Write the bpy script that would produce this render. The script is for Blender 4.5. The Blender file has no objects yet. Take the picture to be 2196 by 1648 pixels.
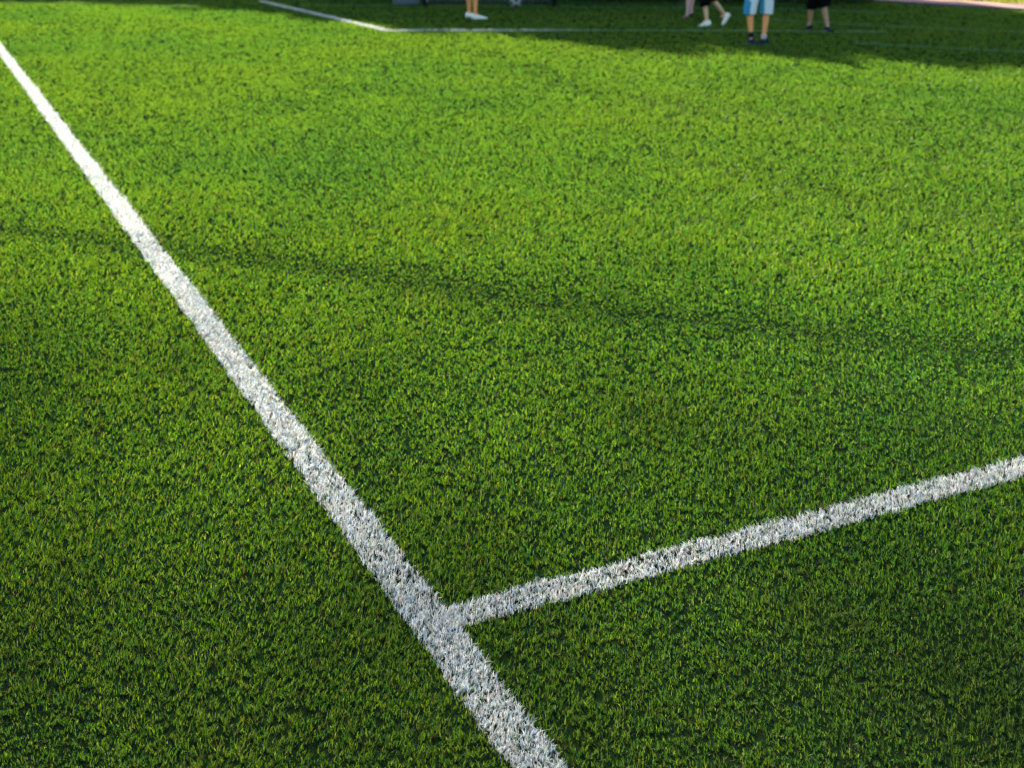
import bpy, bmesh, math, random
import numpy as np
from mathutils import Vector, Matrix, Quaternion

random.seed(7)
rng = np.random.default_rng(11)
scene = bpy.context.scene
C = scene.collection

# ------------------------------------------------------------------ camera
H = 1.65
F = 2553.0
CX, CY = 1098.0, 824.0
PITCH = math.radians(21.59)
cd = bpy.data.cameras.new("camera"); cam = bpy.data.objects.new("camera", cd); C.objects.link(cam)
cd.sensor_width = 36.0; cd.lens = F / 2196.0 * 36.0
cd.clip_start = 0.05; cd.clip_end = 2000
cam.location = (0, 0, H); cam.rotation_euler = (math.pi/2 - PITCH, 0, 0)
cd.dof.use_dof = True; cd.dof.focus_distance = 3.0; cd.dof.aperture_fstop = 4.2
scene.camera = cam

def ray(px, py):
    dx = (px - CX) / F; dv = -(py - CY) / F
    return Vector((dx, math.cos(PITCH) + dv*math.sin(PITCH), -math.sin(PITCH) + dv*math.cos(PITCH)))
def P(px, py):                       # a place on the ground
    r = ray(px, py); t = H / -r.z
    return Vector((r.x*t, r.y*t, 0))
def W(px, py, Y):                    # a place at a known distance
    r = ray(px, py); t = Y / r.y
    return Vector((r.x*t, Y, H + r.z*t))

# ------------------------------------------------------------------ helpers
def tag(o, label=None, cat=None, group=None, kind=None):
    if label: o['label'] = label
    if cat: o['category'] = cat
    if group: o['group'] = group
    if kind: o['kind'] = kind
    return o
def link(name, me, mats=(), parent=None, smooth=False):
    o = bpy.data.objects.new(name, me); C.objects.link(o)
    for m in (mats if isinstance(mats, (list, tuple)) else [mats]): me.materials.append(m)
    if parent: o.parent = parent
    if smooth:
        me.polygons.foreach_set('use_smooth', [True]*len(me.polygons))
    return o
def empty(name, loc, rz=0):
    o = bpy.data.objects.new(name, None); C.objects.link(o); o.location = loc; o.rotation_euler = (0,0,rz)
    o.empty_display_size = .2
    return o
def from_bm(bm, name):
    me = bpy.data.meshes.new(name); bm.to_mesh(me); bm.free(); return me
def np_mesh(name, verts, faces_flat, sizes):
    me = bpy.data.meshes.new(name)
    me.vertices.add(len(verts)); me.vertices.foreach_set('co', verts.astype(np.float32).ravel())
    me.loops.add(len(faces_flat)); me.loops.foreach_set('vertex_index', faces_flat.astype(np.int32))
    me.polygons.add(len(sizes))
    starts = np.concatenate([[0], np.cumsum(sizes)[:-1]]).astype(np.int32)
    me.polygons.foreach_set('loop_start', starts)
    me.polygons.foreach_set('loop_total', sizes.astype(np.int32))
    me.update(calc_edges=True)
    return me
def tube(bm, pts, rad, n=10, cap=True):
    rings = []
    pts = [Vector(p) for p in pts]
    if not isinstance(rad, (list, tuple)): rad = [rad]*len(pts)
    for i, p in enumerate(pts):
        t = (pts[min(i+1, len(pts)-1)] - pts[max(i-1, 0)]).normalized()
        a = t.orthogonal().normalized() if abs(t.z) < .9 else t.cross(Vector((0,1,0))).normalized()
        if abs(t.z) < .9: a = t.cross(Vector((0,0,1))).normalized()
        b = t.cross(a)
        rings.append([bm.verts.new(p + (a*math.cos(2*math.pi*k/n) + b*math.sin(2*math.pi*k/n))*rad[i]) for k in range(n)])
    for r0, r1 in zip(rings, rings[1:]):
        for k in range(n): bm.faces.new((r0[k], r0[(k+1)%n], r1[(k+1)%n], r1[k]))
    if cap:
        bm.faces.new(rings[0][::-1]); bm.faces.new(rings[-1])

# ------------------------------------------------------------------ materials
def newmat(name):
    m = bpy.data.materials.new(name); m.use_nodes = True
    nt = m.node_tree; b = nt.nodes['Principled BSDF']
    return m, nt, b
def simple(name, col, rough=.6, bump=0, bscale=80, vary=.12, spec=.4, sheen=0):
    m, nt, b = newmat(name)
    tc = nt.nodes.new('ShaderNodeTexCoord'); nz = nt.nodes.new('ShaderNodeTexNoise'); nz.inputs['Scale'].default_value = bscale
    nz.inputs['Detail'].default_value = 5
    nt.links.new(tc.outputs['Object'], nz.inputs['Vector'])
    mx = nt.nodes.new('ShaderNodeMix'); mx.data_type = 'RGBA'
    mx.inputs['A'].default_value = (*[c*(1-vary) for c in col], 1); mx.inputs['B'].default_value = (*[min(1, c*(1+vary)) for c in col], 1)
    nt.links.new(nz.outputs['Fac'], mx.inputs['Factor']); nt.links.new(mx.outputs['Result'], b.inputs['Base Color'])
    b.inputs['Roughness'].default_value = rough; b.inputs['Specular IOR Level'].default_value = spec
    if sheen: b.inputs['Sheen Weight'].default_value = sheen
    if bump:
        bp = nt.nodes.new('ShaderNodeBump'); bp.inputs['Strength'].default_value = bump; bp.inputs['Distance'].default_value = .004
        nt.links.new(nz.outputs['Fac'], bp.inputs['Height']); nt.links.new(bp.outputs['Normal'], b.inputs['Normal'])
    return m
def blade_mat(name, trans=.35, rough=.45, gloss=.03, tmul=(1.88, 1.35, .6)):
    m, nt, b = newmat(name); nt.nodes.remove(b)
    at = nt.nodes.new('ShaderNodeAttribute'); at.attribute_name = 'tint'
    df = nt.nodes.new('ShaderNodeBsdfDiffuse'); nt.links.new(at.outputs['Color'], df.inputs['Color'])
    ml = nt.nodes.new('ShaderNodeMix'); ml.data_type = 'RGBA'; ml.blend_type = 'MULTIPLY'; ml.inputs['Factor'].default_value = 1
    nt.links.new(at.outputs['Color'], ml.inputs['A']); ml.inputs['B'].default_value = (*tmul, 1)
    tr = nt.nodes.new('ShaderNodeBsdfTranslucent'); nt.links.new(ml.outputs['Result'], tr.inputs['Color'])
    gl = nt.nodes.new('ShaderNodeBsdfGlossy'); gl.inputs['Roughness'].default_value = rough; gl.inputs['Color'].default_value = (.9, 1, .7, 1)
    mx = nt.nodes.new('ShaderNodeMixShader'); mx.inputs[0].default_value = trans
    nt.links.new(df.outputs[0], mx.inputs[1]); nt.links.new(tr.outputs[0], mx.inputs[2])
    m2 = nt.nodes.new('ShaderNodeMixShader'); m2.inputs[0].default_value = gloss
    nt.links.new(mx.outputs[0], m2.inputs[1]); nt.links.new(gl.outputs[0], m2.inputs[2])
    nt.links.new(m2.outputs[0], nt.nodes['Material Output'].inputs['Surface'])
    return m
M_blade = blade_mat('turf_fibre', trans=.58, gloss=.018)
M_wblade = blade_mat('white_turf_fibre', trans=.3, rough=.5, tmul=(1.05,1.05,1.0))
M_leaf = blade_mat('leaf', trans=.3, rough=.5)

def ground_mat(name, c0, c1, c2, scale):
    m, nt, b = newmat(name)
    tc = nt.nodes.new('ShaderNodeTexCoord')
    n1 = nt.nodes.new('ShaderNodeTexNoise'); n1.inputs['Scale'].default_value = scale; n1.inputs['Detail'].default_value = 8
    n2 = nt.nodes.new('ShaderNodeTexNoise'); n2.inputs['Scale'].default_value = scale*40; n2.inputs['Detail'].default_value = 4
    for n in (n1, n2): nt.links.new(tc.outputs['Object'], n.inputs['Vector'])
    r = nt.nodes.new('ShaderNodeValToRGB'); e = r.color_ramp.elements
    e[0].position = .3; e[0].color = (*c0, 1); e[1].position = .7; e[1].color = (*c2, 1)
    k = e.new(.5); k.color = (*c1, 1)
    ad = nt.nodes.new('ShaderNodeMath'); ad.operation = 'ADD'
    ml = nt.nodes.new('ShaderNodeMath'); ml.operation = 'MULTIPLY'; ml.inputs[1].default_value = .5
    m2 = nt.nodes.new('ShaderNodeMath'); m2.operation = 'MULTIPLY'; m2.inputs[1].default_value = .5
    nt.links.new(n1.outputs['Fac'], ml.inputs[0]); nt.links.new(n2.outputs['Fac'], m2.inputs[0])
    nt.links.new(ml.outputs[0], ad.inputs[0]); nt.links.new(m2.outputs[0], ad.inputs[1])
    nt.links.new(ad.outputs[0], r.inputs['Fac']); nt.links.new(r.outputs['Color'], b.inputs['Base Color'])
    b.inputs['Roughness'].default_value = 1; b.inputs['Specular IOR Level'].default_value = 0
    bp = nt.nodes.new('ShaderNodeBump'); bp.inputs['Strength'].default_value = .6; bp.inputs['Distance'].default_value = .01
    nt.links.new(n2.outputs['Fac'], bp.inputs['Height']); nt.links.new(bp.outputs['Normal'], b.inputs['Normal'])
    return m

# ------------------------------------------------------------------ light
SUN_AZ = Vector((-0.22, 0.975)).normalized(); EL = math.radians(25)
to_sun = Vector((SUN_AZ.x*math.cos(EL), SUN_AZ.y*math.cos(EL), math.sin(EL)))
ld = bpy.data.lights.new('sun', 'SUN'); sun = bpy.data.objects.new('sun', ld); C.objects.link(sun)
ld.energy = 4.6; ld.angle = math.radians(.55); ld.color = (1.0, .93, .78)
sun.rotation_euler = to_sun.to_track_quat('Z', 'Y').to_euler(); sun.location = (0, 0, 30)
w = bpy.data.worlds.new("World"); scene.world = w; w.use_nodes = True
nt = w.node_tree; sky = nt.nodes.new('ShaderNodeTexSky'); sky.sky_type = 'NISHITA'; sky.sun_disc = False
sky.sun_elevation = EL; sky.sun_rotation = math.atan2(SUN_AZ.x, SUN_AZ.y)
sky.air_density = 1.0; sky.dust_density = 1.0
nt.links.new(sky.outputs[0], nt.nodes['Background'].inputs[0]); nt.nodes['Background'].inputs[1].default_value = .065
scene.view_settings.view_transform = 'Standard'; scene.view_settings.look = 'None'
scene.view_settings.exposure = 2.28; scene.view_settings.gamma = 1
scene.render.engine = 'CYCLES'

# ------------------------------------------------------------------ ground
bm = bmesh.new()
bmesh.ops.create_grid(bm, x_segments=2, y_segments=2, size=600)
gr = link('ground', from_bm(bm, 'ground'), ground_mat('turf_backing', (.004,.010,.004), (.007,.016,.005), (.012,.026,.006), .8))
tag(gr, 'flat green sports field carrying the artificial turf', kind='structure')

# smooth value noise on a grid
class VNoise:
    def __init__(s, cell, seed, n=256):
        s.c = cell; s.n = n; s.g = np.random.default_rng(seed).random((n, n))
    def __call__(s, x, y):
        u = np.asarray(x)/s.c + 100.37; v = np.asarray(y)/s.c + 50.71
        i = np.floor(u).astype(int); j = np.floor(v).astype(int); fu = u-i; fv = v-j
        fu = fu*fu*(3-2*fu); fv = fv*fv*(3-2*fv); n = s.n
        g = s.g
        return (g[i%n, j%n]*(1-fu)*(1-fv) + g[(i+1)%n, j%n]*fu*(1-fv) + g[i%n, (j+1)%n]*(1-fu)*fv + g[(i+1)%n, (j+1)%n]*fu*fv)
nA, nB, nC_, nD = VNoise(.9, 1), VNoise(.28, 2), VNoise(.09, 3), VNoise(2.6, 4)
nE = VNoise(.035, 9)

# line markings: (name, label, points, width, strength)
def ext(a, b, t): return a + (b-a)*t
LINES = []
a, b = P(0, 106), P(1155, 1648); b = P(258, 450) + (P(1155,1648)-P(258,450))*1.25; a = ext(b, P(0,106), 1.6)
LINES.append(('pitch_line', 'long white touchline running down the whole near turf from upper left to bottom', [a, b], .110, 1.0))
j, e = P(965, 1328), P(2196, 1006)
j = P(955, 1332); LINES.append(('pitch_line', 'short white line branching right from the long touchline near the bottom', [j, ext(j, e, 1.5)], .104, .95))
LINES.append(('pitch_line', 'far white box line with a bright corner at the edge of the shade', [P(560,4), P(832,68), P(1300,67), P(1900,70)], .125, .75))
LINES.append(('pitch_line', 'faint far line in front of the dark goal and the hedge', [P(640,13), P(1200,16), P(1690,21), P(1900,30)], .07, .4))
LINES.append(('pitch_line', 'faint line slanting through the shade behind the person in blue shoes', [P(1570,37), P(1720,49), P(2250,74)], .06, .3))
LINES.append(('pitch_line', 'pale green streak in the shade at the right edge, nearest to the sunlit turf', [P(1830,94), P(2010,104), P(2300,120)], .08, .32))  # band of paler green fibres, kept in the same list as the lines
LINES.append(('pitch_line', 'faint line at the far left corner along the shade edge', [P(-120,7), P(240,9), P(430,15)], .09, .32))

def line_dist(x, y, pts):
    d = np.full(x.shape, 1e9)
    for p, q in zip(pts, pts[1:]):
        vx, vy = q.x-p.x, q.y-p.y; L2 = vx*vx+vy*vy
        t = np.clip(((x-p.x)*vx + (y-p.y)*vy)/L2, 0, 1)
        d = np.minimum(d, np.hypot(x-(p.x+t*vx), y-(p.y+t*vy)))
    return d

# worn / brushed seams in the pile
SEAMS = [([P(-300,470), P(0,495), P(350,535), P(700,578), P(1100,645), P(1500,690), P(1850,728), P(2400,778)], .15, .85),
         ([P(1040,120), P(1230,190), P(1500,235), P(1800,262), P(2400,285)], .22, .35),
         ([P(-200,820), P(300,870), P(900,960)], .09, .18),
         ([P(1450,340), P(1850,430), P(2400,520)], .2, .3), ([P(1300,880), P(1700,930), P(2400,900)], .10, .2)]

# ------------------------------------------------------------------ grass blades
rows = [1.75]
while rows[-1] < 27.5: rows.append(rows[-1]*1.03)
BX, BY = [], []
for y0, y1 in zip(rows, rows[1:]):
    ym = (y0+y1)/2
    half = .445*math.hypot(ym, H) + .35 + .05*ym
    dens = 33000*(2.4/max(ym, 2.4))**1.85 + 150          # tufts of three fibres
    dens *= .50
    dens *= .72 + .28*min(1, max(0, (ym-2.0)/4.0))
    n = int(dens*(y1-y0)*2*half)
    BX.append(rng.uniform(-half, half, n)); BY.append(rng.uniform(y0, y1, n))
TX = np.concatenate(BX); TY = np.concatenate(BY)
nfield = len(TX)
ex, ey = [], []
for _, _, pts, wd, st in LINES:
    for p, q in zip(pts, pts[1:]):
        dl = (q-p).length; nseg = max(1, int(dl/.4)); nv = Vector((-(q-p).y, (q-p).x, 0)).normalized()
        for k in range(nseg):
            c = p + (q-p)*((k+.5)/nseg)
            if c.y < 1.6 or c.y > 27.5: continue
            dens = (33000*(2.4/max(c.y, 2.4))**1.85+150)*.5*(.8 if c.y < 3 else min(3.2, .8+(c.y-3)*.8))
            n = rng.poisson(dens*dl/nseg*wd*1.15)
            u = rng.uniform(-.5, .5, n); v = rng.uniform(-.58, .58, n)*wd
            ex.append(c.x+(q-p).x/nseg*u+nv.x*v); ey.append(c.y+(q-p).y/nseg*u+nv.y*v)
TX = np.concatenate([TX]+ex); TY = np.concatenate([TY]+ey)
K = 3
n_t = len(TX); N = n_t*K
lod = np.maximum(TY/3.2, 1.0)
wob = (nC_(TX, TY)-.5)
tx = np.repeat(TX, K); ty = np.repeat(TY, K); lodb = np.repeat(lod, K)
jr = .0024*lodb**.9
x = tx + rng.normal(0, 1, N)*jr; y = ty + rng.normal(0, 1, N)*jr
# height field
hn = .75 + .35*nA(x, y) + .3*(nB(x, y)-.3) + .25*(nC_(x, y)-.5)
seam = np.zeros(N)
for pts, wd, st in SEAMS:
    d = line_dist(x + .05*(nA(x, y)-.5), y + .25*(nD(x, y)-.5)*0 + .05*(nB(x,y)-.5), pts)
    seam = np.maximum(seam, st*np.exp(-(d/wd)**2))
near_shade = np.zeros(N)  # foreground shade put into the fibre colour, height and width as soft blobs
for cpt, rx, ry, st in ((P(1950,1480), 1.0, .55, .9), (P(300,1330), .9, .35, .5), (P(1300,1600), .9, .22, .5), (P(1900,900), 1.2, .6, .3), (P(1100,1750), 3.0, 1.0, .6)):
    near_shade = np.maximum(near_shade, st*np.exp(-((x-cpt.x)/rx)**2-((y-cpt.y)/ry)**2))
near_shade = np.clip(near_shade*(.45+.4*nB(x, y)) + .15*(nC_(x, y)-.5), 0, 1)
h = (.0145 + .0045*np.clip((y-2.5)/4, 0, 1))*hn*rng.uniform(.5, 1.35, N)*(1-.45*seam)*(1-.25*near_shade)*(lodb**.18)
wd_ = .0017*rng.uniform(.65, 1.35, N)*lodb**.93*(1-.38*near_shade)
# lean
tuft_az = np.repeat(rng.uniform(0, 2*np.pi, n_t), K)
az = tuft_az + rng.normal(0, .9, N)
lean = np.abs(rng.normal(.46, .32, N)) + .25*seam
lx = np.cos(az)*lean; ly = np.sin(az)*lean
# brushed nap : a slowly turning overall lean
na = (nD(x, y)-.5)*2.4 + (nA(x, y)-.5)*2.0
lx += .2*np.sin(na); ly += .22 - .16*np.cos(na) + .35*seam
bend = rng.uniform(.1, .5, N)
yaw = az + np.pi/2 + rng.normal(0, .8, N)
wx = np.cos(yaw)*wd_/2; wy = np.sin(yaw)*wd_/2
base = np.stack([x, y, np.full(N, .0005)], 1)
l2 = np.sqrt(lx**2+ly**2+1)
mid = base + np.stack([lx*.35*h, ly*.35*h, .62*h], 1)
tip = base + np.stack([lx*(.8+bend)*h, ly*(.8+bend)*h, (1.0-.25*bend*np.minimum(lean,1))*h], 1)
wv = np.stack([wx, wy, np.zeros(N)], 1)
V = np.stack([base-wv, base+wv, mid-wv*.95, mid+wv*.95, tip-wv*.35, tip+wv*.35], 1)   # N,6,3
# colours (fibre types of the yarn blend)
G = np.array([[.042,.135,.009], [.068,.165,.009], [.022,.098,.015], [.100,.205,.035], [.020,.100,.048], [.070,.080,.030]])
pr = np.array([.36, .24, .20, .09, .07, .04])
kind = rng.choice(len(G), N, p=pr)
# whole tufts shift in the blend
tk = np.repeat(rng.choice(len(G), n_t, p=pr), K)
useT = rng.random(N) < .55
kind = np.where(useT, tk, kind)
am = np.clip((lodb-1)/4, 0, .65)[:, None]; Gm = (G*pr[:, None]).sum(0)[None]
col = (G[kind]*rng.uniform(.6, 1.42, (N, 1)))*(1-am) + Gm*am
patch = np.clip((nD(x, y)-.5)*1.3 + (nA(x, y)-.5)*1.0 + (nB(x, y)-.5)*.6, -1, 1)[:, None]
col = col*(1 + patch*np.array([[.20, .05, -.2]]))
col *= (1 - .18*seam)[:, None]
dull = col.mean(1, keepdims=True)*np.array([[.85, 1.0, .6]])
col = col*(1-.55*near_shade[:, None]) + dull*.55*(.5*near_shade[:, None])  # painted foreground shade darkens and greys the fibres
# membership of white lines
lid = np.full(N, -1)
for i, (_, _, pts, wd, st) in enumerate(LINES):
    d = line_dist(x, y, pts)
    edge = wd/2 + (nE(x, y)-.5)*.010 + (nC_(x, y)-.5)*.010 + rng.normal(0, .003, N)
    tsel = np.repeat(rng.random(n_t), K)
    keep = (d < edge) & (tsel < .95)
    lid = np.where((lid < 0) & keep, i, lid)
def build_blades(name, sel, mat, colr):
    near = sel & (y < 6.5); far = sel & (y >= 6.5); nn, nf = near.sum(), far.sum()
    v = np.concatenate([V[near].reshape(-1, 3), V[far][:, [0,1,5,4]].reshape(-1, 3)])
    f = np.concatenate([((np.arange(nn)*6)[:, None] + np.array([[0,1,3,2, 2,3,5,4]])).ravel(), np.arange(nf*4)+nn*6])
    me = np_mesh(name, v, f, np.full(nn*2+nf, 4))
    at = me.attributes.new('tint', 'FLOAT_COLOR', 'POINT')
    isn = (y < 6.5)[sel]; c4 = np.concatenate([colr, np.ones((len(colr), 1))], 1)
    c = np.concatenate([np.repeat(c4[isn], 6, 0), np.repeat(c4[~isn], 4, 0)])
    at.data.foreach_set('color', c.astype(np.float32).ravel())
    o = link(name, me, mat)
    return o
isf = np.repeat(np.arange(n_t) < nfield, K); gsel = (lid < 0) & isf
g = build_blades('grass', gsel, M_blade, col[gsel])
tag(g, 'short green artificial turf fibres covering the field', 'grass', kind='stuff')
print('blades', N, 'verts', len(g.data.vertices))
n = 90000
gy = 1.8 + 3.0*rng.random(n)**1.3; gx = rng.uniform(-1, 1, n)*(.445*np.hypot(gy, H)+.3)
rr_ = rng.uniform(.0005, .0013, n)[:, None]
oc = np.array([[1,0,0],[0,1,0],[-1,0,0],[0,-1,0],[0,0,.9],[0,0,-.9]])
gc = np.stack([gx, gy, rr_[:, 0]*.6 + rng.random(n)*.002], 1)
gv = gc[:, None, :] + oc[None]*rr_[:, None, :]*rng.uniform(.6, 1.4, (n, 6, 1))
tri = np.array([[0,1,4],[1,2,4],[2,3,4],[3,0,4],[1,0,5],[2,1,5],[3,2,5],[0,3,5]])
me = np_mesh('infill', gv.reshape(-1, 3), ((np.arange(n)*6)[:, None, None] + tri[None]).ravel(), np.full(n*8, 3))
at = me.attributes.new('tint', 'FLOAT_COLOR', 'POINT')
gp = np.array([[.008,.008,.009],[.012,.012,.014],[.02,.02,.02],[.10,.085,.06],[.22,.20,.17]])
gcol = gp[rng.choice(5, n, p=[.4,.3,.2,.07,.03])]
at.data.foreach_set('color', np.repeat(np.concatenate([gcol, np.ones((n,1))], 1), 6, 0).astype(np.float32).ravel())
m_, nt_, b_ = newmat('rubber_crumb'); a_ = nt_.nodes.new('ShaderNodeAttribute'); a_.attribute_name = 'tint'
nt_.links.new(a_.outputs['Color'], b_.inputs['Base Color']); b_.inputs['Roughness'].default_value = .7
tag(link('infill', me, m_), 'dark rubber crumb and sand lying between the near fibres', 'infill', kind='stuff')
for i, (nm, lab, pts, wd, st) in enumerate(LINES):
    s = lid == i
    if s.sum() == 0: print('empty line', i); continue
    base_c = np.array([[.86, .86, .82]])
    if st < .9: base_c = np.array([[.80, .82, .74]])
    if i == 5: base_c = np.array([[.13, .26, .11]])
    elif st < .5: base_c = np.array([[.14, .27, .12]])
    c = np.repeat(base_c, s.sum(), 0)*rng.uniform(.4, 1.25, (s.sum(), 1))
    if i == 2:      # the fibres turn dim green along its right-hand half
        xb = x[s]; f_ = np.clip((xb-P(1080,68).x)/(P(1300,68).x-P(1080,68).x), 0, 1)[:, None]
        c = c*(1-f_) + np.array([[.14,.27,.12]])*rng.uniform(.7,1.2,(s.sum(),1))*f_
    hue = np.repeat(rng.random(n_t), K)[s]
    c = np.where((hue < .12)[:, None], c*np.array([[.66,.80,1.05]]), c)
    c = np.where(((hue > .12) & (hue < .2))[:, None], c*np.array([[1.0,.80,.78]]), c)
    c = np.where(((hue > .2) & (hue < .27))[:, None], c*np.array([[.30,.42,.32]]), c)
    o = build_blades(nm, s, M_wblade, np.clip(c, 0, .9))
    tag(o, lab, None, 'white lines marked on the turf', 'structure')

# ------------------------------------------------------------------ path and sunny verge (far right)
def poly(name, pts, z, m):
    bm = bmesh.new(); vs = [bm.verts.new((p.x, p.y, z)) for p in pts]; bm.faces.new(vs)
    bmesh.ops.recalc_face_normals(bm, faces=bm.faces)
    o = link(name, from_bm(bm, name), m)
    return o
p0, p1 = P(1780, -1), P(2196, 24)
dirp = (p1-p0).normalized(); nrm = Vector((-dirp.y, dirp.x, 0));
if nrm.y < 0: nrm = -nrm
A0 = p0 - dirp*3; A1 = p1 + dirp*9
PW = 1.25
paving = ground_mat('pink_paving', (.34,.19,.16), (.42,.26,.22), (.50,.36,.30), 2.0)
bm = bmesh.new()
L = (A1-A0).length; nslab = int(L/.6)
for r_ in range(2):
    for k in range(nslab):
        q0 = A0 + dirp*(k*.6+.006) + nrm*(r_*PW/2+.006); q1 = q0 + dirp*.588; q2 = q1 + nrm*(PW/2-.012); q3 = q0 + nrm*(PW/2-.012)
        top = [bm.verts.new((q.x, q.y, .035)) for q in (q0,q1,q2,q3)]; bot = [bm.verts.new((q.x, q.y, -.02)) for q in (q0,q1,q2,q3)]
        bm.faces.new(top)
        for i in range(4): bm.faces.new((top[i], bot[i], bot[(i+1)%4], top[(i+1)%4]))
bmesh.ops.recalc_face_normals(bm, faces=bm.faces)
o = link('path', from_bm(bm, 'path'), paving); tag(o, 'pinkish paved path along the far right edge of the turf', kind='structure')
bm = bmesh.new()
for k in range(int(L/1.0)):
    q0 = A0 + dirp*(k*1.0+.005) - nrm*.10; q1 = q0 + dirp*.99; q2 = q1 + nrm*.09; q3 = q0 + nrm*.09
    top = [bm.verts.new((q.x, q.y, .05)) for q in (q0,q1,q2,q3)]; bot = [bm.verts.new((q.x, q.y, -.02)) for q in (q0,q1,q2,q3)]
    bm.faces.new(top)
    for i in range(4): bm.faces.new((top[i], bot[i], bot[(i+1)%4], top[(i+1)%4]))
bmesh.ops.recalc_face_normals(bm, faces=bm.faces)
o = link('kerb', from_bm(bm, 'kerb'), simple('kerb_stone', (.11,.08,.10), .85, .4, 60)); tag(o, 'low stone kerb between the turf and the pink path', kind='structure')

# lawn blades beyond the path
def scatter_blades(name, X, Y, z0, hh, ww, pal, mat):
    n = len(X); az = rng.uniform(0, 6.283, n); ln = rng.uniform(.1, .7, n)*hh
    b = np.stack([X, Y, np.full(n, z0)], 1); t = b + np.stack([np.cos(az)*ln, np.sin(az)*ln, hh], 1)
    wv = np.stack([-np.sin(az)*ww/2, np.cos(az)*ww/2, np.zeros(n)], 1)
    v = np.stack([b-wv, b+wv, t+wv*.3, t-wv*.3], 1).reshape(-1, 3)
    me = np_mesh(name, v, np.arange(n*4), np.full(n, 4))
    at = me.attributes.new('tint', 'FLOAT_COLOR', 'POINT')
    c = pal[rng.integers(0, len(pal), n)]*rng.uniform(.75, 1.25, (n, 1))
    c = np.repeat(np.concatenate([c, np.ones((n,1))], 1)[:, None], 4, 1)
    at.data.foreach_set('color', c.astype(np.float32).ravel())
    return link(name, me, mat)
n = 26000
u = rng.uniform(0, L, n); vv = rng.uniform(PW+.05, PW+7, n)
X = A0.x + dirp.x*u + nrm.x*vv; Y = A0.y + dirp.y*u + nrm.y*vv
o = scatter_blades('verge', X, Y, 0, rng.uniform(.04,.09,n), rng.uniform(.012,.03,n), np.array([[.16,.22,.02],[.20,.24,.03],[.11,.17,.02],[.3,.3,.06]]), M_leaf)
tag(o, 'sunlit yellow green lawn beyond the pink path', 'grass', kind='stuff')

# ------------------------------------------------------------------ foliage tools
def leaf_mesh(name, centres, size, pal, flat=False):
    n = len(centres)
    a = rng.normal(0, 1, (n, 3)); a /= np.linalg.norm(a, axis=1)[:, None]
    b = rng.normal(0, 1, (n, 3)); b -= (a*b).sum(1)[:, None]*a; b /= np.linalg.norm(b, axis=1)[:, None]
    s = (size*rng.uniform(.6, 1.3, n))[:, None]
    v = np.stack([centres-a*s, centres+b*s*.45+a*s*.1, centres+a*s, centres-b*s*.45+a*s*.1], 1).reshape(-1, 3)
    me = np_mesh(name, v, np.arange(n*4), np.full(n, 4))
    at = me.attributes.new('tint', 'FLOAT_COLOR', 'POINT')
    c = pal[rng.integers(0, len(pal), n)]*rng.uniform(.7, 1.3, (n, 1))
    c = np.repeat(np.concatenate([c, np.ones((n,1))], 1)[:, None], 4, 1)
    at.data.foreach_set('color', c.astype(np.float32).ravel())
    return me
M_bark = simple('bark', (.10,.06,.035), .9, 1.0, 12, .4)

# hedge behind the goal
h0, h1 = P(640, -3), P(1868, 12)
hd = h1-h0; hl = hd.length; hdn = hd.normalized(); hn_ = Vector((-hdn.y, hdn.x, 0))
if hn_.y < 0: hn_ = -hn_
hr = empty('hedge', h0)
tag(hr, 'low dark green clipped hedge in the shade behind the goal', 'hedge')
n = 60000
u = rng.uniform(0, hl, n); d = rng.uniform(0, .95, n); z = rng.uniform(.0, 1.25, n)
sh = rng.random(n) < .6
face = rng.integers(0, 3, n)
d = np.where(sh & (face == 0), rng.normal(.03, .03, n), d); d = np.where(sh & (face == 1), rng.normal(.93, .03, n), d)
z = np.where(sh & (face == 2), rng.normal(1.24, .03, n), z)
lump = .1*np.sin(u*2.1)+.06*np.sin(u*5.3+1)
d = d + lump*(.5-d); z = z*(1+.05*np.sin(u*1.7))
cs = np.stack([hdn.x*u + hn_.x*d, hdn.y*u + hn_.y*d, z], 1)
link('foliage', leaf_mesh('foliage', cs, .045, np.array([[.012,.045,.014],[.02,.06,.015],[.01,.035,.015],[.03,.07,.02]])), M_leaf, hr)
bm = bmesh.new()
for k in range(int(hl/.45)):
    q = hdn*(k*.45+.2) + hn_*.45
    tube(bm, [q, q+Vector((random.uniform(-.08,.08), 0, .5)), q+Vector((random.uniform(-.2,.2), random.uniform(-.2,.2), 1.1))], [.02,.015,.006], 6)
link('stem', from_bm(bm, 'stem'), M_bark, hr)

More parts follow.
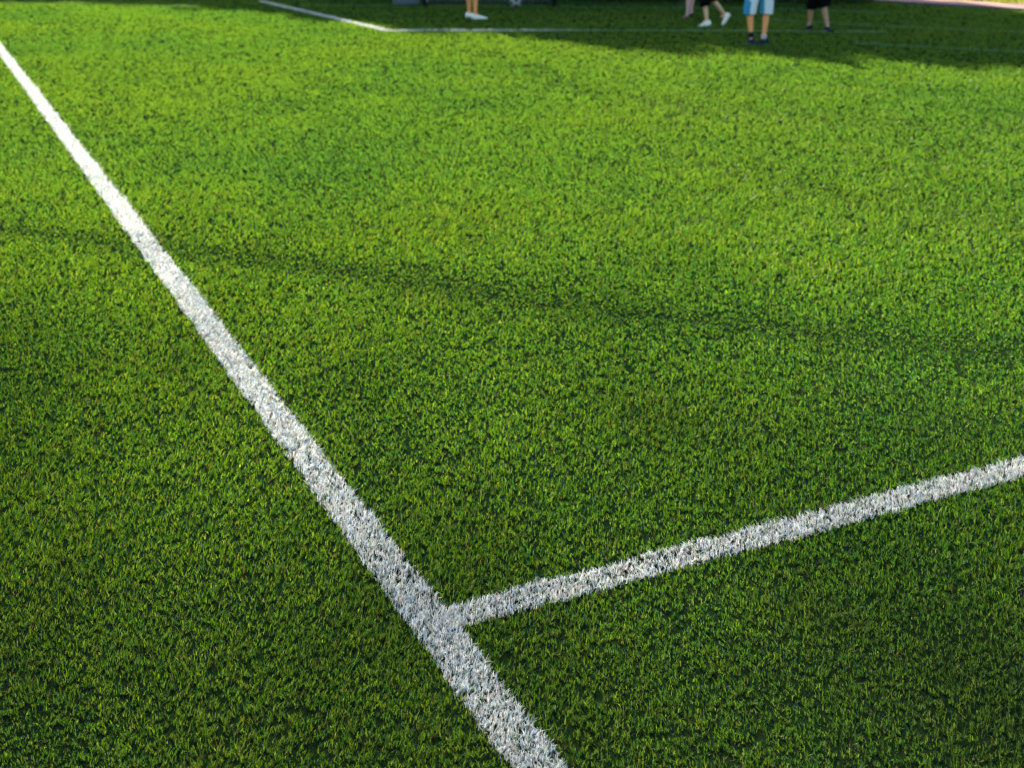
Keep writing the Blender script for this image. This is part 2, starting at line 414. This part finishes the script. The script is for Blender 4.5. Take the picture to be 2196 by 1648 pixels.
# trees beyond the field that throw the shade
def tree_meshes(seed, z0, z1, rad, nleaf, lsize, boxy=True):
    rr = np.random.default_rng(seed); rd = random.Random(seed)
    # branch clusters
    ncl = 90; cen = []
    while len(cen) < ncl:
        p = rr.uniform(-1, 1, 3)
        if np.abs(p[0])**3+np.abs(p[1])**3+np.abs(p[2])**3 < 1 if boxy else np.linalg.norm(p) < 1: cen.append(p)
    cen = np.array(cen)
    cz = (z0+z1)/2; hz = (z1-z0)/2
    C3 = cen*np.array([rad*.85, rad*.85, hz*.9]) + np.array([0, 0, cz])
    idx = rr.integers(0, ncl, nleaf)
    off = rr.normal(0, 1, (nleaf, 3)); off /= np.linalg.norm(off, axis=1)[:, None]
    off *= (rr.random(nleaf)**.4)[:, None]*np.array([1.15, 1.15, .8])*rad/3.2
    pts = C3[idx] + off
    lm = leaf_mesh('crown', pts, lsize, np.array([[.04,.09,.018],[.055,.11,.02],[.03,.07,.02],[.08,.13,.03]]))
    bm = bmesh.new()
    tube(bm, [(0,0,-.1), (.05,0,z0*.5), (-.05,.05,z0), (0,0,cz), (.05,0,z1-.8)], [.24,.2,.17,.1,.03], 12)
    for k in range(14):
        c = C3[rd.randrange(ncl)]; zb = z0*.8 + rd.random()*(c[2]-z0*.8)*.5
        zb = min(zb, c[2])
        tube(bm, [(0,0,zb), (c[0]*.5, c[1]*.5, zb+(c[2]-zb)*.6), tuple(c)], [.09,.05,.015], 7)
    return lm, from_bm(bm, 'trunk')
def tree(name, loc, rz, sc, meshes, label, group=None):
    t = empty(name, loc, rz); t.scale = (sc, sc, sc)
    a = bpy.data.objects.new('crown', meshes[0]); b = bpy.data.objects.new('trunk', meshes[1])
    for q, m in ((a, M_leaf), (b, M_bark)):
        C.objects.link(q); q.parent = t
        if not q.data.materials: q.data.materials.append(m)
    tag(t, label, 'tree', group)
    return t
TOP = 14.5; shade_len = TOP/math.tan(EL)
tm = [tree_meshes(s, 9.3, TOP, 3.1, 12000, .30) for s in (1, 2)]
# line of the shade edge on the ground
E = [P(-500,-14), P(0, 3), P(590, 20), P(1160, 68), P(1500,103), P(1850,121), P(2196,140)]
E.append(E[-1] + (E[-1]-E[-2])*.9); E.append(E[-1] + (E[-1]-E[-2])*1.0)
seg = []; tot = 0
for p, q in zip(E, E[1:]): seg.append((tot, tot+(q-p).length, p, q)); tot += (q-p).length
def along(s):
    for a_, b_, p, q in seg:
        if s <= b_: return p + (q-p)*((s-a_)/(b_-a_))
    return E[-1]
ORD = ['first','second','third','fourth','fifth','sixth','seventh','eighth','ninth','tenth','eleventh','twelfth','thirteenth','fourteenth','fifteenth','sixteenth']
s = 0.5; k = 0
while s < tot and k < 16:
    e = along(s)
    sc = 1.0
    dd = (TOP-.5)*sc/math.tan(EL) + 2.95
    loc = Vector((e.x + SUN_AZ.x*dd, e.y + SUN_AZ.y*dd, 0))
    tree('shade_tree', loc, k*1.9, sc, tm[k % 2], 'tall leafy tree beyond the field, %s from the left of the row' % ORD[k], 'tall trees in a row beyond the field')
    s += tot/16; k += 1
print('trees', k, 'shade row tot', tot)

# unseen tree shape added behind the row, leaning in from the left: its loose crown takes part of the sun off the nearest turf
rr = np.random.default_rng(23); rd = random.Random(23)
n = 13500
p = rr.normal(0, 1, (n, 3)); p /= np.linalg.norm(p, axis=1)[:, None]; p *= (rr.random(n)**.36)[:, None]
pts = p*np.array([7.2, 4.2, 4.8]) + np.array([5.6, 0, 27.0])
pts[:, 2] += rr.normal(0, .5, n) - .05*(pts[:, 0]-5.6)
lm = leaf_mesh('crown', pts, .112, np.array([[.05,.10,.02],[.07,.13,.025],[.04,.08,.02]]))
bm = bmesh.new()
tube(bm, [(0,0,-.1), (.05,0,10), (0,0,19), (1.2,0,22.3), (3.4,0,24.6), (6.0,0,26.5), (8.5,0,28)], [.34,.28,.22,.16,.11,.06,.02], 12)
for k in range(26):
    c = pts[rd.randrange(n)]; xb = min(max(c[0]*.5, .2), 6); zb = 21+xb*.9
    tube(bm, [(xb,0,zb), ((xb+c[0])/2, c[1]*.5, (zb+c[2])/2+.3), tuple(c)], [.06,.03,.012], 7)
D_ = 51.0
tree('added_sun_blocker', (-6.3 + SUN_AZ.x*D_/SUN_AZ.y, D_, 0), 0, 1.0, (lm, from_bm(bm, 'trunk')), 'unseen leaning tree shape added behind the row to shade the nearest turf')

# young tree on the sunny verge
ym_ = tree_meshes(5, 1.9, 3.9, .9, 1500, .12)
q = P(2089, 4)
tree('young_tree', (q.x, q.y, 0), .4, 1.0, ym_, 'young tree with a thin brown trunk on the sunny verge at the upper right')
for o_ in bpy.data.objects:
    if o_.name.startswith('young_tree'):
        for c_ in o_.children:
            if c_.name.startswith('trunk'): c_.scale = (.32, .32, 1)

# ------------------------------------------------------------------ goal, bag, ball
M_dark = simple('dark_painted_metal', (.006,.012,.018), .6, .1, 40)
M_net = simple('grey_net_cord', (.30,.36,.36), .8, 0)
gl, grt = P(911, 16), P(1188, 16)
gw = (grt-gl).length; gang = math.atan2(grt.y-gl.y, grt.x-gl.x)
g_ = empty('goal', gl, gang); tag(g_, 'small goal with dark posts and pale net at the far pitch edge', 'goal')
GH, GD = 1.25, .85
for xx in (0, gw):
    bm = bmesh.new(); tube(bm, [(xx,0,0), (xx,0,GH)], .036, 14); link('post', from_bm(bm, 'post'), M_dark, g_, True)
bm = bmesh.new(); tube(bm, [(-.03,0,GH+.03), (gw+.03,0,GH+.03)], .034, 14); link('crossbar', from_bm(bm, 'crossbar'), M_dark, g_, True)
bm = bmesh.new(); tube(bm, [(0,.04,.03), (0,GD,.03), (gw,GD,.03), (gw,.04,.03)], .024, 8); link('ground_frame', from_bm(bm, 'ground_frame'), M_dark, g_, True)
bm = bmesh.new()
def cord(a_, b_, r=.004): tube(bm, [a_, b_], r, 4, False)
stp = .09; nx = int(gw/stp); nz = int(GH/stp)
for i in range(nx+1): 
    xx = gw*i/nx; cord((xx, GD, .03), (xx, .35, GH)); cord((xx, .35, GH), (xx, 0, GH+.03))
for k_ in range(nz+1):
    f = k_/nz; yy = GD+(.35-GD)*f; zz = .03+(GH-.03)*f
    cord((0, yy, zz), (gw, yy, zz)); cord((0, yy, zz), (0, .02, zz)); cord((gw, yy, zz), (gw, .02, zz))
for i in range(1, 8):
    for xx in (0, gw): cord((xx, GD*i/8, .03), (xx, GD*i/8 if i < 3.3 else GD*i/8, min(GH, GH*(1-max(0, (i/8*GD-.35)/(GD-.35)))+.03)))
link('net', from_bm(bm, 'net'), M_net, g_)

# sports bag
def rounded_box(name, sx, sy, sz, bev, m, parent=None, loc=(0,0,0), taper=1.0):
    bm = bmesh.new(); bmesh.ops.create_cube(bm, size=1)
    for v in bm.verts:
        f = taper if v.co.z > 0 else 1
        v.co = Vector((v.co.x*sx*f, v.co.y*sy*f, v.co.z*sz + sz/2)) + Vector(loc)
    bmesh.ops.bevel(bm, geom=bm.edges[:], offset=bev, segments=4, affect='EDGES', profile=.6)
    return link(name, from_bm(bm, name), m, parent, True)
bg = P(872, 13); 
sb = empty('sports_bag', bg, .12); tag(sb, 'pale blue grey sports bag lying left of the dark goal', 'bag')
M_bag = simple('grey_canvas', (.08,.12,.13), .8, .5, 120)
rounded_box('body', .52, .26, .27, .09, M_bag, sb)
bm = bmesh.new()
for yy in (-.06, .06):
    tube(bm, [(-.14, yy, .265), (-.1, yy, .34), (.1, yy, .34), (.14, yy, .265)], .01, 6)
link('handle', from_bm(bm, 'handle'), M_dark, sb, True)
bm = bmesh.new(); tube(bm, [(-.2,0,.272), (.2,0,.272)], .006, 6); link('zip', from_bm(bm, 'zip'), M_dark, sb)

# football
bm = bmesh.new(); bmesh.ops.create_icosphere(bm, subdivisions=1, radius=1)
phi_ = [v.co.copy() for v in bm.verts]; bm.free()
bm = bmesh.new(); bmesh.ops.create_icosphere(bm, subdivisions=5, radius=.112)
for f in bm.faces:
    c = f.calc_center_median().normalized()
    ds = sorted(((c-p.normalized()).length, i) for i, p in enumerate(phi_))
    # pentagon around each icosahedron vertex
    f.material_index = 1 if ds[0][0] < .335 else 0
    f.smooth = True
me = from_bm(bm, 'football')
q = P(1106, 19)
fb = link('football', me, [simple('ball_white', (.26,.30,.28), .5), simple('ball_black', (.02,.02,.02), .4)])
fb.location = (q.x, q.y-.02, .112+.012); fb.rotation_euler = (.5, .3, .9)
tag(fb, 'black and white football lying in front of the dark goal', 'ball')

# ------------------------------------------------------------------ people
def skin_obj(name, verts, edges, radii, mat, parent=None, sub=2, root=0):
    me = bpy.data.meshes.new(name); me.from_pydata([tuple(v) for v in verts], edges, []); me.update()
    o = bpy.data.objects.new(name, me); C.objects.link(o)
    me.materials.append(mat)
    sk = o.modifiers.new('skin', 'SKIN'); sk.use_smooth_shade = True
    for i, r in enumerate(radii):
        sv = me.skin_vertices[0].data[i]; sv.radius = (r, r) if not isinstance(r, tuple) else r
        sv.use_root = (i == root)
    ss = o.modifiers.new('sub', 'SUBSURF'); ss.levels = sub; ss.render_levels = sub
    bpy.context.view_layer.update()
    dg = bpy.context.evaluated_depsgraph_get()
    nm = bpy.data.meshes.new_from_object(o.evaluated_get(dg))
    bpy.data.objects.remove(o); bpy.data.meshes.remove(me)
    nm.name = name
    o = bpy.data.objects.new(name, nm); C.objects.link(o)
    nm.polygons.foreach_set('use_smooth', [True]*len(nm.polygons))
    if parent: o.parent = parent
    return o
def loft(bm, pts, rads, n=16):
    # elliptical sleeve, open at both ends, with thickness added by solidify
    rings = []
    for p, (ra, rb), ax in zip(pts, rads, [None]*len(pts)):
        rings.append([bm.verts.new(Vector(p) + Vector((math.cos(2*math.pi*k/n)*ra, math.sin(2*math.pi*k/n)*rb, 0))) for k in range(n)])
    for r0, r1 in zip(rings, rings[1:]):
        for k in range(n): bm.faces.new((r0[k], r0[(k+1)%n], r1[(k+1)%n], r1[k]))
    return rings

def shoe(parent, ankle, toe_dir, length, m_up, m_sole, pitch=0.0, laces=None):
    """toe_dir: horizontal direction; pitch > 0 lifts the heel (radians)."""
    s = length/.25
    prof = [  # x along foot from heel, half width, top height
        (-.055, .020, .062), (-.045, .032, .082), (-.015, .036, .088), (.03, .036, .080), (.075, .040, .062), (.12, .046, .050), (.155, .043, .042), (.182, .030, .034), (.195, .012, .026)]
    bm = bmesh.new(); rings = []
    for px, hw, tz in prof:
        ring = []
        for k in range(12):
            a = math.pi*k/11
            ring.append(bm.verts.new((px*s, math.cos(a)*hw*s, (.018 + math.sin(a)**.7*(tz-.018))*s)))
        rings.append(ring)
    for r0, r1 in zip(rings, rings[1:]):
        for k in range(11): bm.faces.new((r0[k], r0[k+1], r1[k+1], r1[k]))
        bm.faces.new((r0[11], r0[0], r1[0], r1[11]))
    bm.faces.new(rings[0]); bm.faces.new(rings[-1][::-1])
    bmesh.ops.recalc_face_normals(bm, faces=bm.faces)
    up = from_bm(bm, 'shoe')
    bm = bmesh.new(); top = []; bot = []
    outl = [(px*s*1.02, hw*1.08*s) for px, hw, _ in prof]
    ring = outl + [(a_, -b_) for a_, b_ in outl[::-1]]
    top = [bm.verts.new((a_, b_, .022*s)) for a_, b_ in ring]; bot = [bm.verts.new((a_, b_, 0)) for a_, b_ in ring]
    bm.faces.new(top); bm.faces.new(bot[::-1])
    for i in range(len(ring)): bm.faces.new((top[i], bot[i], bot[(i+1)%len(ring)], top[(i+1)%len(ring)]))
    bmesh.ops.recalc_face_normals(bm, faces=bm.faces)
    sl = from_bm(bm, 'sole')
    x_ = Vector(toe_dir).normalized(); z_ = Vector((0,0,1)); y_ = z_.cross(x_)
    R = Matrix((x_, y_, z_)).transposed().to_4x4() @ Matrix.Rotation(pitch, 4, 'Y')
    T = Matrix.Translation(Vector(ankle)) @ R @ Matrix.Translation(Vector((0, 0, -.085*s)))
    up.transform(T); sl.transform(T)
    a_ = link('shoe', up, m_up, parent, True)
    link('sole', sl, m_sole, a_)
    if laces is not None:
        bm = bmesh.new()
        for i in range(4):
            xx = (.02+.022*i)*s; zz = (.083-.009*i)*s
            tube(bm, [(xx, -.026*s, zz-.010*s), (xx+.004, 0, zz+.004*s), (xx, .026*s, zz-.010*s)], .0045*s, 6)
        lm = from_bm(bm, 'laces'); lm.transform(T)
        link('laces', lm, laces, a_)
    return T

def person(label, origin, hips, legs, shoulders, arms, head, skin, shorts_m, shirt_m, hair_m, shoe_ms, shorts_hem, H_=1.4, sock_m=None, sock_top=.0, side_m=None, shorts_r=1.0, shoe_s=1.0, facing=(1,0,0), group='people playing in the shade'):
    """all joints in world coordinates; stored relative to origin."""
    o = Vector(origin); k = H_/1.75
    rel = lambda p: Vector(p) - o
    f = Vector(facing).normalized(); side = Vector((-f.y, f.x, 0))
    hipc = rel(hips); shc = rel(shoulders); hd_ = rel(head)
    V_ = [hipc, hipc.lerp(shc, .35)+f*.01, hipc.lerp(shc, .72), shc, shc+ (hd_-shc)*.38]
    R_ = [(.125*k,.105*k), (.105*k,.09*k), (.13*k,.10*k), (.085*k,.075*k), (.052*k,.052*k)]
    E_ = [(0,1),(1,2),(2,3),(3,4)]
    # head
    V_ += [hd_ - Vector((0,0,.045*k)), hd_ + Vector((0,0,.03*k)), hd_ + Vector((0,0,.09*k))]; R_ += [(.065*k,.075*k), (.078*k,.095*k), (.062*k,.075*k)]
    E_ += [(4,5),(5,6),(6,7)]
    V_ += [hd_ + f*.10*k - Vector((0,0,.005))]; R_ += [(.012*k,.014*k)]; E_ += [(6,8)]      # nose
    legj = []
    for s, (hip, knee, ank, toe, pit, pal) in zip((1,-1), legs):
        h_, kn, an = rel(hip), rel(knee), rel(ank)
        i0 = len(V_)
        up = h_.lerp(kn, .45); cf = kn.lerp(an, .3) ; lo = kn.lerp(an, .7)
        back = -f*.012*k
        V_ += [h_, up, kn, cf+back, lo, an, an + Vector(toe).normalized()*.08*k - Vector((0,0,.048*k))]
        R_ += [.088*k, .078*k, .053*k, .056*k, .040*k, .034*k, .020*k]
        E_ += [(0,i0),(i0,i0+1),(i0+1,i0+2),(i0+2,i0+3),(i0+3,i0+4),(i0+4,i0+5),(i0+5,i0+6)]
        legj.append((h_, kn, an))
    armj = []
    for s, (sh, el, wr) in zip((1,-1), arms):
        sh, el, wr = rel(sh), rel(el), rel(wr); i0 = len(V_)
        d_ = (wr-el).normalized()
        V_ += [sh, sh.lerp(el,.5), el, el.lerp(wr,.4), wr, wr+d_*.06*k]
        R_ += [.052*k, .043*k, .035*k, .034*k, .023*k, (.030*k,.018*k)]
        E_ += [(3,i0),(i0,i0+1),(i0+1,i0+2),(i0+2,i0+3),(i0+3,i0+4),(i0+4,i0+5)]
        pi = i0+5; pv = V_[pi]
        sd = d_.cross(f); 
        if sd.length < .1: sd = d_.cross(Vector((0,0,1)))
        sd.normalize()
        nrm_ = d_.cross(sd)
        for q_, (off, ln_) in enumerate([(-.027,.062),(-.009,.072),(.009,.068),(.027,.052)]):
            b0 = len(V_)
            a1 = pv + sd*off*k + d_*.03*k; a2 = a1 + d_*ln_*.5*k + nrm_*.008*k; a3 = a2 + d_*ln_*.42*k + nrm_*.02*k
            V_ += [a1, a2, a3]; R_ += [.0105*k, .0095*k, .008*k]; E_ += [(pi,b0),(b0,b0+1),(b0+1,b0+2)]
        b0 = len(V_); t1 = V_[pi-1].lerp(pv,.5) - sd*.032*k; t2 = t1 - sd*.012*k + d_*.04*k
        V_ += [t1, t2]; R_ += [.012*k, .010*k]; E_ += [(pi-1,b0),(b0,b0+1)]
        armj.append((sh, el, wr))
    body = skin_obj('person', V_, E_, R_, skin, None, 2, 0)
    body.location = o
    tag(body, label, 'person', group)
    # eyes, ears, mouth
    for s in (1,-1):
        bm = bmesh.new()
        m_ = Matrix.Translation(hd_ + f*.083*k + side*s*.03*k + Vector((0,0,.022*k)))
        bmesh.ops.create_uvsphere(bm, u_segments=10, v_segments=8, radius=.012*k, matrix=m_)
        link('eye', from_bm(bm, 'eye'), M_eye, body, True)
        bm = bmesh.new()
        bmesh.ops.create_uvsphere(bm, u_segments=10, v_segments=8, radius=1, matrix=Matrix.Translation(hd_ + side*s*.078*k) @ Matrix.Diagonal((.018*k,.012*k,.03*k,1)))
        link('ear', from_bm(bm, 'ear'), skin, body, True)
    bm = bmesh.new(); bmesh.ops.create_uvsphere(bm, u_segments=12, v_segments=8, radius=1, matrix=Matrix.Translation(hd_ + f*.082*k - Vector((0,0,.045*k))) @ Matrix.Diagonal((.012*k,.02*k,.006*k,1)))
    link('mouth', from_bm(bm, 'mouth'), M_lip, body, True)
    # hair: cap with uneven surface
    bm = bmesh.new(); bmesh.ops.create_icosphere(bm, subdivisions=4, radius=1)
    kill = [v for v in bm.verts if v.co.z < -.1 - .45*(-v.co.dot(f)) or (v.co.dot(f) > .72 and v.co.z < .45)]
    bmesh.ops.delete(bm, geom=kill, context='VERTS')
    for v in bm.verts:
        r0 = 1 + .06*math.sin(v.co.x*23)*math.sin(v.co.y*19+v.co.z*17)
        v.co = hd_ + Vector((0,0,.028*k)) - f*.008*k + Vector((v.co.x*.098*k, v.co.y*.098*k, v.co.z*.118*k))*r0
    link('hair', from_bm(bm, 'hair'), hair_m, body, True)
    # shirt
    e1, e2 = armj[0], armj[1]
    sv = [hipc + Vector((0,0,.03*k)), hipc.lerp(shc,.4), hipc.lerp(shc,.75), shc]
    sr = [(.155*k,.125*k), (.135*k,.115*k), (.15*k,.12*k), (.10*k,.085*k)]
    se = [(0,1),(1,2),(2,3)]
    for a_ in armj:
        i0 = len(sv); sv += [a_[0], a_[0].lerp(a_[1], .62)]; sr += [.072*k, .062*k]; se += [(3,i0),(i0,i0+1)]
    skin_obj('shirt', sv, se, sr, shirt_m, body, 2, 0)
    # shorts: waist + two sleeves around the thighs, hem given as a fraction hip->knee->ankle
    bm = bmesh.new()
    n = 18
    for (h_, kn, an), hem in zip(legj, shorts_hem):
        pts_ = [hipc + Vector((0,0,.10*k)), hipc.lerp(h_, .6), h_.lerp(kn,.3), h_.lerp(kn,.7)]
        rr_ = [.145*k, .14*k, .105*k*shorts_r, .098*k*shorts_r]
        if hem <= 1: pts_.append(h_.lerp(kn, hem)); rr_.append(.10*k*shorts_r)
        else:
            pts_ += [kn, kn.lerp(an, hem-1)]; rr_ += [.092*k*shorts_r, .09*k*shorts_r]
        rings = []
        for i, p in enumerate(pts_):
            t = (pts_[min(i+1,len(pts_)-1)] - pts_[max(i-1,0)]).normalized()
            a_ = t.cross(Vector((0,1,0))).normalized(); b_ = t.cross(a_)
            rings.append([bm.verts.new(p + (a_*math.cos(2*math.pi*q_/n) + b_*math.sin(2*math.pi*q_/n))*rr_[i]*(1+.05*math.sin(q_*2.1+i*1.3))) for q_ in range(n)])
        for r0, r1 in zip(rings, rings[1:]):
            for q_ in range(n):
                fc = bm.faces.new((r0[q_], r0[(q_+1)%n], r1[(q_+1)%n], r1[q_]))
                if side_m is not None:
                    if side_m[1](fc.calc_center_median(), (h_+kn)/2): fc.material_index = 1
    bmesh.ops.recalc_face_normals(bm, faces=bm.faces)
    mats = [shorts_m] + ([side_m[0]] if side_m else [])
    so = link('shorts', from_bm(bm, 'shorts'), mats, body, True)
    sd_ = so.modifiers.new('cloth', 'SOLIDIFY'); sd_.thickness = .005
    sb_ = so.modifiers.new('sub', 'SUBSURF'); sb_.levels = 1; sb_.render_levels = 1
    # shoes and socks
    for (hip, knee, ank, toe, pit, ml), (h_, kn, an) in zip(legs, legj):
        shoe(body, an, toe, .235*k/0.8*shoe_s, ml[0], ml[1], pit, K_grey if ml[0] is K_white else None)
        if sock_m is not None and ml[2] > 0:
            bm = bmesh.new(); tp = an.lerp(kn, ml[2])
            tube(bm, [an - Vector((0,0,.02)), an.lerp(tp,.5), tp], [.040*k, .043*k, .048*k], 14)
            link('sock', from_bm(bm, 'sock'), ml[3] if len(ml) > 3 else sock_m, body, True)
    return body

def skin_mat(name, c):
    m = simple(name, c, .5, .1, 30, .08, .35)
    b = m.node_tree.nodes['Principled BSDF']; b.inputs['Subsurface Weight'].default_value = .15; b.inputs['Subsurface Scale'].default_value = .01
    return m
S_tan = skin_mat('tan_skin', (.85,.38,.13)); S_fair = skin_mat('fair_skin', (.74,.48,.28)); S_mid = skin_mat('skin', (.42,.25,.15)); S_pink = skin_mat('pinkish_skin', (.60,.36,.32))
M_eye = simple('eye', (.05,.03,.02), .2); M_lip = simple('lip', (.35,.12,.1), .5)
K_white = simple('white_leather', (.88,.88,.74), .5, .1, 60); K_sole = simple('white_rubber', (.80,.80,.75), .6)
K_navy = simple('navy_leather', (.001,.018,.035), .8, spec=.05); K_dark = simple('dark_rubber', (.004,.007,.010), .8, spec=.08); K_grey = simple('grey_rubber', (.35,.4,.45), .6)
K_red = simple('dull_red_leather', (.14,.06,.04), .6)
F_black = simple('black_cloth', (.003,.003,.004), .9, .3, 200, spec=.05); F_pale = simple('pale_blue_cloth', (.62,.72,.72), .85, .3, 200)
F_teal = simple('blue_cloth', (.03,.26,.42), .85, .3, 200); F_white = simple('white_cloth', (.75,.75,.72), .85, .3, 200); F_grey = simple('grey_cloth', (.2,.2,.22), .85, .3, 200)
F_sock = simple('grey_sock', (.45,.5,.52), .9, .3, 200)
H_brown = simple('brown_hair', (.05,.028,.015), .5, 1, 90, .4); H_black = simple('black_hair', (.012,.010,.009), .45, 1, 90, .4)

def auto(ground_feet, Y, H_, f, lean=.0, hipx=None, hipz=None):
    """hips, shoulders, head, relaxed arms for a figure of height H_"""
    cx_ = sum(p.x for p in ground_feet)/len(ground_feet) if hipx is None else hipx
    hz_ = .52*H_ if hipz is None else hipz
    f = Vector(f).normalized(); side = Vector((-f.y, f.x, 0))
    hips = Vector((cx_, Y, hz_)); sh = hips + Vector((0,0,.29*H_)) + f*lean; hd = sh + Vector((0,0,.115*H_)) + f*(lean*.5+.01)
    return hips, sh, hd, side, f

# A: tan legs, white shoes, standing with feet together, facing right
YA = P(1022, 41).y
fA = Vector((1, -.28, 0)).normalized()
hA, sA, hdA, sideA, _ = auto([W(1012,40,YA)], YA, 1.62, fA)
def ankle(px, py, Y, z=.085): p = W(px, py, Y); p.z = z; return p
aA1 = ankle(1019, 34, YA, .082); aA2 = ankle(1006, 30, YA+.35, .082)
legsA = [(hA+sideA*-.08, Vector((aA1.x+.02, YA-.0, .46)), aA1, (1,-.30,0), 0, (K_white, K_sole, 0)),
         (hA+sideA*.08, Vector((aA2.x+.01, YA+.3, .46)), aA2, (1,-.15,0), 0, (K_white, K_sole, 0))]
armsA = [(sA-sideA*.16, sA-sideA*.2-Vector((0,0,.27)), sA-sideA*.19+fA*.06-Vector((0,0,.5))), (sA+sideA*.16, sA+sideA*.2-Vector((0,0,.27)), sA+sideA*.19+fA*.06-Vector((0,0,.5)))]
person('person with tan bare legs and white shoes standing before the dark goal', (hA.x, YA, 0), hA, legsA, sA, armsA, hdA, S_tan, F_grey, F_white, H_brown, None, (.7,.7), 1.62, facing=fA)

# B: running left in black shorts and white shoes
YB = P(1508, 57).y
fB = Vector((-1, -.15, 0)).normalized()
kneeB1 = W(1511, 12, YB); kneeB2 = W(1531, 4, YB+.1)
hB = W(1519, -32, YB); hB.y = YB
sB = hB + Vector((-.10, 0, .40)); hdB = sB + Vector((-.04, 0, .17)); sideB = Vector((-fB.y, fB.x, 0))
aB1 = W(1516, 44, YB); aB2 = W(1554, 32, YB+.25)
legsB = [(hB+sideB*-.06, kneeB1, aB1, (-1,-.2,0), .28, (K_white, K_sole, 0)),
         (hB+sideB*.06, kneeB2, aB2, (-1,.0,0), -1.0, (K_white, K_sole, 0))]
legsB[1] = (hB+sideB*.06, kneeB2, aB2, (-1,.1,0), 1.02, (K_white, K_sole, 0))
armsB = [(sB-sideB*.13, sB-sideB*.16+Vector((.14,0,-.16)), sB-sideB*.14+Vector((-.02,0,-.28))), (sB+sideB*.13, sB+sideB*.17+Vector((-.1,0,-.18)), sB+sideB*.12+Vector((-.26,0,-.08)))]
person('person in black shorts and white shoes running left, rear heel raised', (hB.x, YB, 0), hB, legsB, sB, armsB, hdB, S_fair, F_black, F_white, H_brown, None, (1.05, .8), 1.35, shorts_r=1.15, facing=fB)

# C: pinkish legs behind the runner
YC = P(1476, 40).y
fC = Vector((-.5, -.85, 0)).normalized()
hC, sC, hdC, sideC, _ = auto([W(1478,40,YC)], YC, 1.30, fC)
aC1 = ankle(1474, 36, YC, .07); aC2 = ankle(1482, 33, YC+.35, .07)
legsC = [(hC-sideC*.05, Vector((aC1.x, YC, .37)), aC1, fC, 0, (K_red, K_dark, .0)), (hC+sideC*.05, Vector((aC2.x, YC+.3, .37)), aC2, fC, 0, (K_dark, K_dark, 0))]
armsC = [(sC-sideC*.13, sC-sideC*.16-Vector((0,0,.22)), sC-sideC*.15+fC*.04-Vector((0,0,.4))), (sC+sideC*.13, sC+sideC*.16-Vector((0,0,.22)), sC+sideC*.15+fC*.04-Vector((0,0,.4)))]
person('person with pinkish thin bare legs standing just left of the runner', (hC.x, YC, 0), hC, legsC, sC, armsC, hdC, S_pink, F_grey, F_white, H_black, None, (.7,.7), 1.25, facing=fC)

# D: pale blue shorts, navy shoes, nearest
YD = P(1622, 94).y
fD = Vector((-.35, -.9, 0)).normalized()
aD1 = W(1611, 76, YD); aD1.z = .075
aD2 = W(1638, 79, YD); aD2.z = .075
hD = Vector(((aD1.x+aD2.x)/2+.01, YD+.05, .74)); sideD = Vector((1,0,0))
sD = hD + Vector((0,0,.42)); hdD = sD + Vector((-.01,-.02,.18))
kD1 = W(1608, 22, YD); kD2 = W(1644, 22, YD+.03)
legsD = [(hD-sideD*.085, kD1, aD1, (-.25,-1,0), 0, (K_navy, K_dark, .22, K_navy)), (hD+sideD*.085, kD2, aD2, (-.7,-.7,0), 0, (K_navy, K_grey, .12))]
armsD = [(sD-sideD*.16, sD-sideD*.2-Vector((0,0,.25)), sD-sideD*.18+fD*.06-Vector((0,0,.46))), (sD+sideD*.16, sD+sideD*.2-Vector((0,0,.25)), sD+sideD*.18+fD*.06-Vector((0,0,.46)))]
mid_x = 0
person('person in pale blue shorts and navy shoes, nearest of the group', (hD.x, YD, 0), hD, legsD, sD, armsD, hdD, S_tan, F_pale, F_white, H_black, None, (1.16,1.16), 1.48, sock_m=F_sock, shoe_s=1.65, shorts_r=1.12,
       side_m=(F_teal, lambda c, m: c.x < m.x-.035), facing=fD)

# E: black shorts, dark shoes, right
YE = P(1755, 66).y
fE = Vector((.35, -.9, 0)).normalized()
aE1 = W(1736, 52, YE+.15); aE1.z = .08
aE2 = W(1774, 58, YE-.1); aE2.z = .08
hE = Vector(((aE1.x+aE2.x)/2, YE, .70)); sE = hE + Vector((0,0,.40)); hdE = sE + Vector((0,-.02,.17)); sideE = Vector((1,0,0))
kE1 = W(1741, 14, YE+.08); kE2 = W(1767, 12, YE-.05)
legsE = [(hE-sideE*.08, kE1, aE1, (-.6,-.8,0), 0, (K_dark, K_dark, .0)), (hE+sideE*.08, kE2, aE2, (.1,-1,0), 0, (K_navy, K_dark, .0))]
armsE = [(sE-sideE*.15, sE-sideE*.19-Vector((0,0,.24)), sE-sideE*.17+fE*.06-Vector((0,0,.44))), (sE+sideE*.15, sE+sideE*.19-Vector((0,0,.24)), sE+sideE*.17+fE*.06-Vector((0,0,.44)))]
person('person in black shorts and dark shoes, rightmost of the group', (hE.x, YE, 0), hE, legsE, sE, armsE, hdE, S_mid, F_black, F_grey, H_black, None, (1.1,1.1), 1.42, shorts_r=1.2, shoe_s=1.25,
       side_m=(F_grey, lambda c, m: c.x > m.x+.075), facing=fE)
